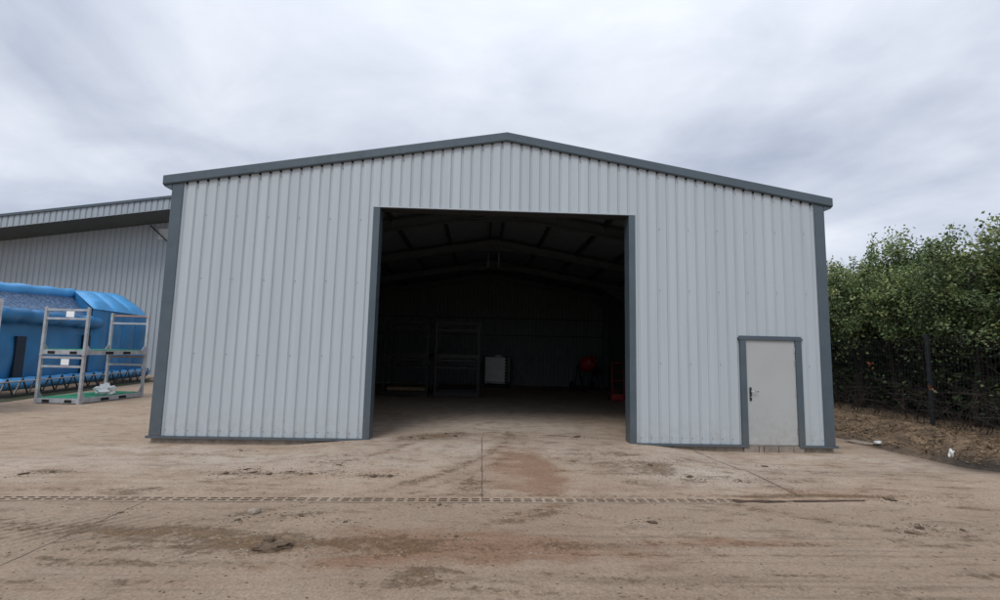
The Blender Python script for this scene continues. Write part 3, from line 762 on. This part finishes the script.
for k in range(5): mb.box(-.58+k*.24, -.40+k*.24, -.5, .5, .101, .14)
mb.build('pallet', M['rack_dark'], ibc)
# mixer with red drum
mx = thing('cement_mixer', 'red drum mixer on a dark wheeled stand deep inside the shed', 'mixer', (4.55, 13.3, .001), R(20))
mb = MB(); ax = (.35, -.75, .55)
mb.lathe([(.0,-.36),(.2,-.34),(.36,-.12),(.38,.05),(.24,.36),(.22,.40),(.20,.36),(.3,.05)], (0,0,1.25), ax, 24); mb.build('drum', M['red'], mx, True)
mb = MB()
for s in (-1, 1):
    mb.bar((s*.5,0,1.22), (s*.42,-.45,.0), .05, .05); mb.bar((s*.5,0,1.22), (s*.42,.4,.22), .05, .05); mb.bar((s*.42,-.45,.06), (s*.42,.4,.22), .04, .04)
mb.bar((-.52,0,1.2), (.52,0,1.2), .05, .05); mb.bar((-.42,.4,.22), (.42,.4,.22), .05, .05); mb.box(.36, .66, -.16, .2, .75, 1.15)
mb.build('stand', M['handle'], mx)
for s in (-1, 1):
    mb = MB(); mb.lathe([(.05,-.05),(.2,-.05),(.225,-.02),(.225,.02),(.2,.05),(.05,.05)], (s*.55,.4,.225), (1,0,0), 20); mb.build('wheel', M['rubber'], mx, True)
# hand truck by the right jamb
ht = thing('hand_truck', 'red two wheeled hand truck standing just inside right jamb of the shed', 'hand truck', (4.72, 8.7, .001), R(-10)); ht.scale = (1.15, 1.15, 1.15)
mb = MB()
for s in (-1, 1): mb.tube([(s*.19,0,.08),(s*.19,.02,.7),(s*.19,.12,1.12),(s*.15,.2,1.22)], .02, 8)
for z in (.35, .65, .95): mb.tube([(-.19,.02,z),(.19,.02,z)], .015, 6)
mb.tube([(-.15,.2,1.22),(.15,.2,1.22)], .02, 8)
mb.build('frame', M['red'], ht, True)
mb = MB(); mb.box(-.24, .24, -.26, .02, .03, .045); mb.box(-.24, .24, .02, .035, .03, .22); mb.build('toe_plate', M['red'], ht)
for s in (-1, 1):
    mb = MB(); mb.lathe([(.03,-.04),(.11,-.04),(.13,0),(.11,.04),(.03,.04)], (s*.28,.09,.13), (1,0,0), 18); mb.build('wheel', M['rubber'], ht, True)

# ------------------------------------------------------------------ fence on the bank
fen = thing('mesh_fence', 'dark welded mesh fence with square posts in front of the hedge', 'fence', (9.73, 1.19, .2))
fo = Vector((9.73, 1.19, .2))
def fenx(y): return 9.73 + .07*(y-1.19) - .002*(y-1.19)**2
for k in range(-2, 5):
    y = 1.19+3.6*k; z = bank_z(fenx(y), y)
    mb = MB(); mb.cbox(fenx(y)-.035, fenx(y)+.035, y-.035, y+.035, z-.1, z+2.02, .006); mb.cbox(fenx(y)-.04, fenx(y)+.04, y-.04, y+.04, z+2.021, z+2.045, .006)
    for zz in (.4, 1., 1.7): mb.box(fenx(y)-.05, fenx(y)-.036, y-.03, y+.03, z+zz, z+zz+.05)
    mb.v = [tuple(Vector(v)-fo) for v in mb.v]; mb.build('post', M['post'], fen)
    if k < 4:
        yb = y+3.6; mb = MB(); a = Vector((fenx(y)-.04, y, z)); b = Vector((fenx(yb)-.04, yb, bank_z(fenx(yb), yb)))
        for i in range(11):
            zz = .05+i*.19; mb.bar(a+Vector((0,0,zz))-fo, b+Vector((0,0,zz))-fo, .0045, .0045)
        for i in range(1, 40):
            p = a.lerp(b, i/40)-fo; mb.bar(p+Vector((-.006,0,.03)), p+Vector((-.006,0,1.98)), .0035, .0035)
        mb.build('mesh_panel', M['post'], fen)

# ------------------------------------------------------------------ hedge trees
def tree_meshes(seed, H, full):
    rnd = random.Random(seed); wood = MB(); twigs = []
    stems = []
    for s in range(3 if not full else 2):
        a = rnd.uniform(0, 6.28); bx, by = .18*math.cos(a), .18*math.sin(a)
        pts = []; px, py = bx, by; hh = H*rnd.uniform(.82, .95)
        for i in range(9):
            pts.append(Vector((px, py, -.15 + hh*i/8))); px += rnd.uniform(-.09, .09)+bx*.12; py += rnd.uniform(-.09, .09)+by*.12
        wood.tube(pts, [.065*(1-i/9.5)+.006 for i in range(9)], 7); stems.append(pts)
    for i in range(64 if full else 46):                                                # limbs with thin twigs
        st = rnd.choice(stems); t = rnd.uniform(.04 if full else .10, .98)*8; k = min(int(t), 7); p = st[k].lerp(st[k+1], t-k)
        h = p.z/H; a = rnd.uniform(0, 6.28)
        L = (1.25 if h < .7 else 1.25*(1.25-h)*1.7)*rnd.uniform(.6, 1.1)
        d = Vector((math.cos(a), math.sin(a), rnd.uniform(.1, .9) if h > .25 else rnd.uniform(-.15, .5)))
        pts = [p]; q = p.copy()
        for j in range(5):
            q = q + d.normalized()*L/5; d += Vector((rnd.uniform(-.3, .3), rnd.uniform(-.3, .3), rnd.uniform(-.05, .35))); pts.append(q.copy())
        wood.tube(pts, [.022, .017, .013, .010, .007, .004], 5)
        for j in range(2, 6): twigs.append((pts[j], h))
        for j in range(5):
            b = pts[rnd.randint(2, 5)]; d2 = Vector((rnd.gauss(0, 1), rnd.gauss(0, 1), rnd.gauss(.25, .8))).normalized()
            e = b+d2*rnd.uniform(.2, .5); m_ = b.lerp(e, .5)+Vector((rnd.uniform(-.04, .04), rnd.uniform(-.04, .04), 0))
            wood.tube([b, m_, e], [.006, .005, .003], 3, caps=False); twigs += [(e, e.z/H)]
    for i in range(6):                                                 # upright leafy leaders at the top
        st = rnd.choice(stems); p = st[8] + Vector((rnd.uniform(-.75, .75), rnd.uniform(-.75, .75), rnd.uniform(-.6, -.05)))
        Ls = rnd.uniform(.45, 1.05)
        e = p + Vector((rnd.uniform(-.12, .12), rnd.uniform(-.12, .12), Ls))
        wood.tube([p, p.lerp(e, .5), e], [.010, .007, .003], 4, caps=False)
        for j in range(12):
            q = p.lerp(e, j/11); rr = .26*(1-j/12)
            for _ in range(2 if j < 9 else 1):
                a = rnd.uniform(0, 6.28); twigs.append((q+Vector((math.cos(a)*rr*rnd.random(), math.sin(a)*rr*rnd.random(), 0)), 1.2))
    lf = MB(); tint = []
    for p, h in twigs:
        if h > 1.1: nl, sp = rnd.randint(6, 11), .065
        elif full: nl, sp = rnd.randint(14, 24), .24
        elif h > .46: nl, sp = (rnd.randint(22, 54), rnd.uniform(.10, .17)) if rnd.random() < .85 else (0, .1)
        elif h > .36: nl, sp = (rnd.randint(8, 26), .13) if rnd.random() < .5 else (0, .1)
        else: nl, sp = (rnd.randint(0, 3) if rnd.random() < .6 else 0), .15
        ct = rnd.gauss(.22+.36*min(max(h-.1, 0), 1), .20)  # tint climbs with height, painting sky light on the leafy tops
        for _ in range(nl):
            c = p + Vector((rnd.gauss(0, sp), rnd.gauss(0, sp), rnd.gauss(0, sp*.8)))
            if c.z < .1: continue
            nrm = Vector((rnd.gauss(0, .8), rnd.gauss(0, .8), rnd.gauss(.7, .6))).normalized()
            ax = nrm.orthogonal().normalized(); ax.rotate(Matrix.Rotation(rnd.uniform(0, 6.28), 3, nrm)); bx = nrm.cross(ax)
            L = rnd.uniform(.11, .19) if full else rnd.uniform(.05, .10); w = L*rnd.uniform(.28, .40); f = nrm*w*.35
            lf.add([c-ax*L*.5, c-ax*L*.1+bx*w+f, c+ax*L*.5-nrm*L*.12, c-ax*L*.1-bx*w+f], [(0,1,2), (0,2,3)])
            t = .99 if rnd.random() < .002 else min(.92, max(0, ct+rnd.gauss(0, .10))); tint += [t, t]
    return wood, lf, tint
protos = []
def tree_proto(seed, H, full):
    w, l, t = tree_meshes(seed, H, full)
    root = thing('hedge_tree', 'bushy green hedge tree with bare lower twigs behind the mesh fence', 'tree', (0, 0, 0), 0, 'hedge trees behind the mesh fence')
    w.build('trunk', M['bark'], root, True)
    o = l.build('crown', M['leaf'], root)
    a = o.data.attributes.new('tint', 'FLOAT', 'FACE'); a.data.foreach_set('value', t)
    return root
A = [tree_proto(11, 4.45, False), tree_proto(23, 4.25, False), tree_proto(35, 4.6, False)]
B = [tree_proto(51, 4.3, True), tree_proto(67, 4.5, True)]
used = set()
def plant(pr, x, y, rz, s, sz=1.):
    z = bank_z(x, y)-.02
    if pr.name in used: dup(pr, (x, y, z), rz, scale=(s, s, s*sz))
    else:
        used.add(pr.name); pr.location = (x, y, z); pr.rotation_euler = (0, 0, rz); pr.scale = (s, s, s*sz)
rnd = random.Random(5)
y = -2.6; i = 0
HS = [.98, .99, .97, 1.02, .98, 1.08, 1.02, 1.13, 1.08, 1.07, 1.10, 1.10, 1.10, 1.10, 1.10]
while y < 15:
    plant(A[i % 3], 11.05+.05*y+rnd.uniform(-.2, .2), y, rnd.uniform(0, 6.28), 1., HS[min(i, 14)]); i += 1; y += 1.3
y = -3.2; i = 0
while y < 17:
    plant(B[i % 2], 12.9+.05*y+rnd.uniform(-.3, .3), y, rnd.uniform(0, 6.28), 1.12, .86); i += 1; y += 1.4  # added back row, blocks light showing through the hedge foot
y = -4.
while y < 19:
    plant(B[i % 2], 14.9+.05*y+rnd.uniform(-.3, .3), y, rnd.uniform(0, 6.28), 1.2, .72); i += 1; y += 1.6  # added third row, also there to block light from behind
# leaf litter on the bank: nobody could count it
lf = MB(); tint = []; rnd = random.Random(3)
for i in range(9000):
    y = rnd.uniform(-3.5, 10); x = bank_edge(y)+.15+abs(rnd.gauss(0, 1))*1.3
    if noise.noise((x*1.7, y*1.7, 3.)) < rnd.uniform(-.5, .3): continue
    c = Vector((x, y, bank_z(x, y)+.008+rnd.random()*.02)); nrm = Vector((rnd.gauss(0, .35), rnd.gauss(0, .35), 1)).normalized()
    ax = nrm.orthogonal().normalized(); ax.rotate(Matrix.Rotation(rnd.uniform(0, 6.28), 3, nrm)); bx = nrm.cross(ax); L = rnd.uniform(.03, .075); w = L*.33
    lf.add([c-ax*L*.5, c+bx*w, c+ax*L*.5+nrm*.01, c-bx*w], [(0,1,2), (0,2,3)]); t = rnd.random(); t = .97 if t > .985 else t*.8; tint += [t, t]
o = lf.build('leaf_litter', M['deadleaf']); a = o.data.attributes.new('tint', 'FLOAT', 'FACE'); a.data.foreach_set('value', tint)
tag(o, 'dry brown leaf litter scattered over the soil bank', 'leaf litter', kind='stuff')
# brambles and bare stems hanging over the fence foot
br = MB()
for i in range(130):
    y = rnd.uniform(-1.5, 7); x = fenx(y)+rnd.uniform(.05, .9); z = bank_z(x, y)
    p = Vector((x, y, z)); pts = [p]; d = Vector((rnd.gauss(0, .5), rnd.gauss(0, .6), 1))
    for j in range(6):
        p = p + d.normalized()*rnd.uniform(.15, .36); d += Vector((rnd.gauss(0, .35), rnd.gauss(0, .35), -.22)); pts.append(p.copy())
    br.tube(pts, [.008, .007, .006, .005, .005, .004, .003], 4, caps=False)
tag(br.build('bramble_stems', pmat('bramble_stem', (.034, .024, .018), .8, var=.4, scale=5)), 'tangle of bare brown bramble stems behind the fence', 'brambles', kind='stuff')

# ------------------------------------------------------------------ loose things on the yard and bank
meshes = [lump(1., s, (1.5, .9, .30), .75, 3, 2.0) for s in range(6)]
CL = [(-6.44,-2.68,.05), (-6.18,-2.56,.035), (-1.86,-2.56,.055), (-1.64,-2.55,.05), (-.61,-4.75,.028), (-.85,-3.78,.03), (-4.14,-4.16,.025), (1.43,-4.31,.045), (4.03,-4.54,.035), (4.27,-4.39,.05), (4.69,-4.44,.035),
      (3.3,-2.58,.035), (-2.26,-4.2,.03), (-2.85,-4.34,.03), (-1.76,-4.37,.025), (4.81,-3.38,.06), (4.36,-1.38,.05), (2.65,-2.4,.05), (2.3,-1.75,.05), (1.6,.62,.07), (-.9,.5,.05), (-1.5,.2,.04), (-1.1,.8,.05), (-1.75,.3,.04),
      (-3.9,-2.5,.045), (-3.55,-2.45,.04), (-3.3,-2.52,.045), (-3.05,-2.4,.035), (-2.75,-2.5,.045), (-3.72,-2.3,.035), (-2.5,-2.0,.03), (-4.6,-.6,.035)]
for i, (x, y, r) in enumerate(CL):
    o = lump_obj('mud_clod', M['clod'], meshes[i % 6], (x, y, gz(x, y)+r*.15), rnd.uniform(0, 6.28), r*.72)
    tag(o, 'small dark clod of dried mud lying on the concrete yard', 'mud clod', 'mud clods on the yard')
o = lump_obj('mud_clod', M['clod'], lump(1., 9, (1.8, .8, .4), .6, 3, 1.8), (-2.2, -5.07, gz(-2.2, -5.07)+.015), R(15), .085); tag(o, 'largest dark mud lump in the brown smear in the left foreground', 'mud clod')
o = lump_obj('mud_clod', M['clod'], lump(1., 12, (1.3, .9, .5), .6, 3, 1.8), (-2.3, -4.9, gz(-2.3, -4.9)+.012), R(60), .05); tag(o, 'small mud lump just behind the largest lump in the left foreground', 'mud clod')
o = lump_obj('stone', M['stone'], lump(1., 15, (1.2, .9, .6), .35, 2, 1.4), (-2.78, -4.13, gz(-2.78, -4.13)+.02), R(20), .055); tag(o, 'pale broken stone lying just in front of the slot drain', 'stone')
o = lump_obj('concrete_chunk', M['stone'], lump(1., 17, (3.2, .8, .5), .3, 3, 1.2), (7.9, 1.05, gz(7.9, 1.05)+.03), R(115), .085); tag(o, 'long pale chunk of concrete at the edge of the soil bank', 'rubble')
o = lump_obj('litter_scrap', M['litter'], lump(1., 21, (1.3, .8, .4), .7, 2, 2.), (8.05, .72, -.03), R(40), .085); tag(o, 'flat white plastic scrap at the foot of the soil bank', 'litter')
o = lump_obj('litter_scrap', M['litter'], lump(1., 22, (.8, .4, .9), 1.1, 2, 2.6), (8.35, -.62, .0), R(40), .09); tag(o, 'upright white paper scrap beside the dark wet mud by the bank', 'litter')
for (x, y, z, lb) in ((9.55, .95, 1.12, 'orange dead leaf cluster caught on the fence right of its post'), (9.78, 2.9, 1.62, 'orange dead leaf cluster caught on the fence left of its post')):
    mb = MB()
    for i in range(9):
        c = Vector((rnd.gauss(0, .05), rnd.gauss(0, .06), rnd.gauss(0, .05))); nrm = Vector((-1, rnd.gauss(0, .6), rnd.gauss(0, .6))).normalized(); ax = nrm.orthogonal().normalized(); bx = nrm.cross(ax)
        mb.add([c-ax*.035, c+bx*.017, c+ax*.035, c-bx*.017], [(0,1,2,3)])
    o = mb.build('dead_leaves', M['orange']); o.location = (x, y, z); tag(o, lb, 'dead leaves')
# soil ridge and gap where the drain is broken up
mb = MB(); N = 120
for i in range(N+1):
    x = 2.72+2.9*i/N; yc = drain_y(2.7)+.01+.03*(x-2.7)+.05*noise.noise((x*1.4, 0, 0))
    wd = (.09+.03*noise.noise((x*3, 4, 0)))*math.sin(math.pi*min(1, i/N*1.15+.02)*.98+.02)+.01; hh = (.013+.012*noise.noise((x*6, 9, 0)))*(1-i/N*.6)
    for k in range(7):
        v = k/6*2-1; mb.v.append((x, yc+.06+v*wd, gz(x, yc)-.004+hh*(1-v*v)*(1+.5*noise.noise((x*14, v*3, 2)))))
for i in range(N):
    for k in range(6): mb.f.append((i*7+k, i*7+k+1, i*7+8+k, i*7+7+k)); mb.m.append(0)
M['ridge'] = pmat('ridge_soil', (.29, .205, .14), .95, var=.35, scale=12, bump=.8, bscale=40)
tag(mb.build('soil_ridge', M['ridge'], smooth=True), 'low ridge of brown soil along the broken end of the drain', 'soil')
mb = MB()
for i in range(40):
    x = 2.72+i*.044; yc = drain_y(2.7)-.03+.07*max(0, x-3.3)+.02*noise.noise((x*3, 1, 0)); hw = .055*(1-i/52)*(.75+.45*noise.noise((x*6, 5, 0)))*(.15 if 3.36 < x < 3.5 else 1)+.006
    mb.v += [(x, yc-hw, gz(x, yc)+.007), (x, yc+hw, gz(x, yc)+.009)]
mb.f = [(2*i, 2*i+2, 2*i+3, 2*i+1) for i in range(39)]; mb.m = [0]*39
tag(mb.build('drain_gap_shade', pmat('gap_shade', (.065, .038, .024), .9, var=.5, scale=12)), 'dark strip painting the shaded gap at the broken end of the drain', 'gap strip')  # flat dark strip, paints the shade in the broken drain's gap
# fine grit: nobody could count it
gr = MB(); rnd = random.Random(17)
for i in range(7500):
    y = -6.6+abs(rnd.random()+rnd.random()-1)*7.5; x = rnd.uniform(-7, 7.3); big_ = 0
    u = rnd.random()
    if u < .4:
        c = rnd.choice(MUD); x = c[0]+rnd.gauss(0, c[2]*.7); y = c[1]+rnd.gauss(0, c[3]*.9)
    elif u < .62:
        c = rnd.choice(CL); x = c[0]+rnd.gauss(0, .14); y = c[1]+rnd.gauss(0, .10); big_ = 1
    if y > .0 and abs(x) > 2.4: continue
    r = rnd.choice((.004, .005, .006, .008, .012)) * (1.3 if big_ else 1); z = gz(x, y) if y < 0 else 0
    vs = [Vector((x+r*rnd.uniform(.8, 1.7)*dx, y+r*rnd.uniform(.7, 1.3)*dy, z+r*rnd.uniform(.3, .7)*dz)) for dx, dy, dz in ((1,0,0),(0,1,0),(-1,0,0),(0,-1,0),(0,0,1))]
    gr.add(vs, [(0,1,4),(1,2,4),(2,3,4),(3,0,4)], 1 if rnd.random() < .2 else 0)
tag(gr.build('grit', [M['clod'], M['stone']]), 'fine grit and mud crumbs scattered over the yard', 'grit', kind='stuff')

# ------------------------------------------------------------------ sky and light
SUN_EL, SUN_AZ = R(52), R(205)
w = bpy.data.worlds.new('World'); scene.world = w; w.use_nodes = True
g = NG(w.node_tree); bg = w.node_tree.nodes['Background']
sky = g.new('ShaderNodeTexSky', sky_type='NISHITA'); sky.sun_disc = False; sky.sun_elevation = SUN_EL; sky.sun_rotation = SUN_AZ
d = g.new('ShaderNodeTexCoord').outputs['Generated']
dx, dy, dz = g.sep(d)
k = g.math('DIVIDE', 1., g.math('ADD', g.math('MAXIMUM', dz, 0.), .22))
cmb = g.new('ShaderNodeCombineXYZ'); g.put(cmb.inputs[0], g.math('MULTIPLY', dx, k)); g.put(cmb.inputs[1], g.math('MULTIPLY', dy, k)); g.put(cmb.inputs[2], 0.)
pv = cmb.outputs[0]
n1 = g.noise(g.mapping(pv, (1.0, .75, 1), (0, 0, R(-25)), (3.1, 1.7, 0)), .95, 7, .52, .6)
n2 = g.noise(g.mapping(pv, (.8, 1.2, 1), (0, 0, R(30)), (7.4, 4.2, 0)), 2.6, 7, .55, .3)
cl = g.math('ADD', g.math('MULTIPLY', n1, .68), g.math('MULTIPLY', n2, .32))
cc = g.new('ShaderNodeValToRGB'); e = cc.color_ramp.elements
e[0].position = .33; e[0].color = (.42, .47, .585, 1); e[1].position = .66; e[1].color = (.86, .90, .965, 1)
x = e.new(.5); x.color = (.645, .69, .79, 1)
g.put(cc.inputs[0], cl)
cloud = g.mix(1., cc.outputs[0], g.rng(dz, .35, .95, 1., 1.45), 'MULTIPLY')
cloud = g.mix(g.rng(dz, -.02, .22, .35, 0.), cloud, (.72, .77, .84))
skyc = g.mix(.90, g.mix(1., sky.outputs[0], (.08, .08, .08), 'MULTIPLY'), cloud)
g.put(bg.inputs['Color'], skyc); bg.inputs['Strength'].default_value = 1.12
sl = bpy.data.lights.new('sun', 'SUN'); sl.energy = 1.45; sl.angle = R(25); sl.color = (1, .97, .92)
so = bpy.data.objects.new('sun', sl); col.objects.link(so)
sd = Vector((math.sin(SUN_AZ)*math.cos(SUN_EL), math.cos(SUN_AZ)*math.cos(SUN_EL), math.sin(SUN_EL)))
so.rotation_euler = sd.to_track_quat('Z', 'Y').to_euler()

# ------------------------------------------------------------------ camera
cx, cy, cz, yaw, pit, rol = -0.423, -9.6331, 1.6874, 0.0364, 0.1075, 0.0219
fwd = Vector((math.sin(yaw)*math.cos(pit), math.cos(yaw)*math.cos(pit), math.sin(pit)))
rt = Vector((math.cos(yaw), -math.sin(yaw), 0)); up = rt.cross(fwd)
r2 = rt*math.cos(rol)+up*math.sin(rol); u2 = -rt*math.sin(rol)+up*math.cos(rol)
cam = bpy.data.cameras.new('camera'); co = bpy.data.objects.new('camera', cam); col.objects.link(co)
mw = Matrix((r2, u2, -fwd)).transposed().to_4x4(); mw.translation = (cx, cy, cz); co.matrix_world = mw
cam.lens = 490/1000*36; cam.sensor_width = 36; cam.clip_start = .05; cam.clip_end = 3000
scene.camera = co
scene.view_settings.view_transform = 'Standard'; scene.view_settings.look = 'None'; scene.view_settings.exposure = 0; scene.view_settings.gamma = 1
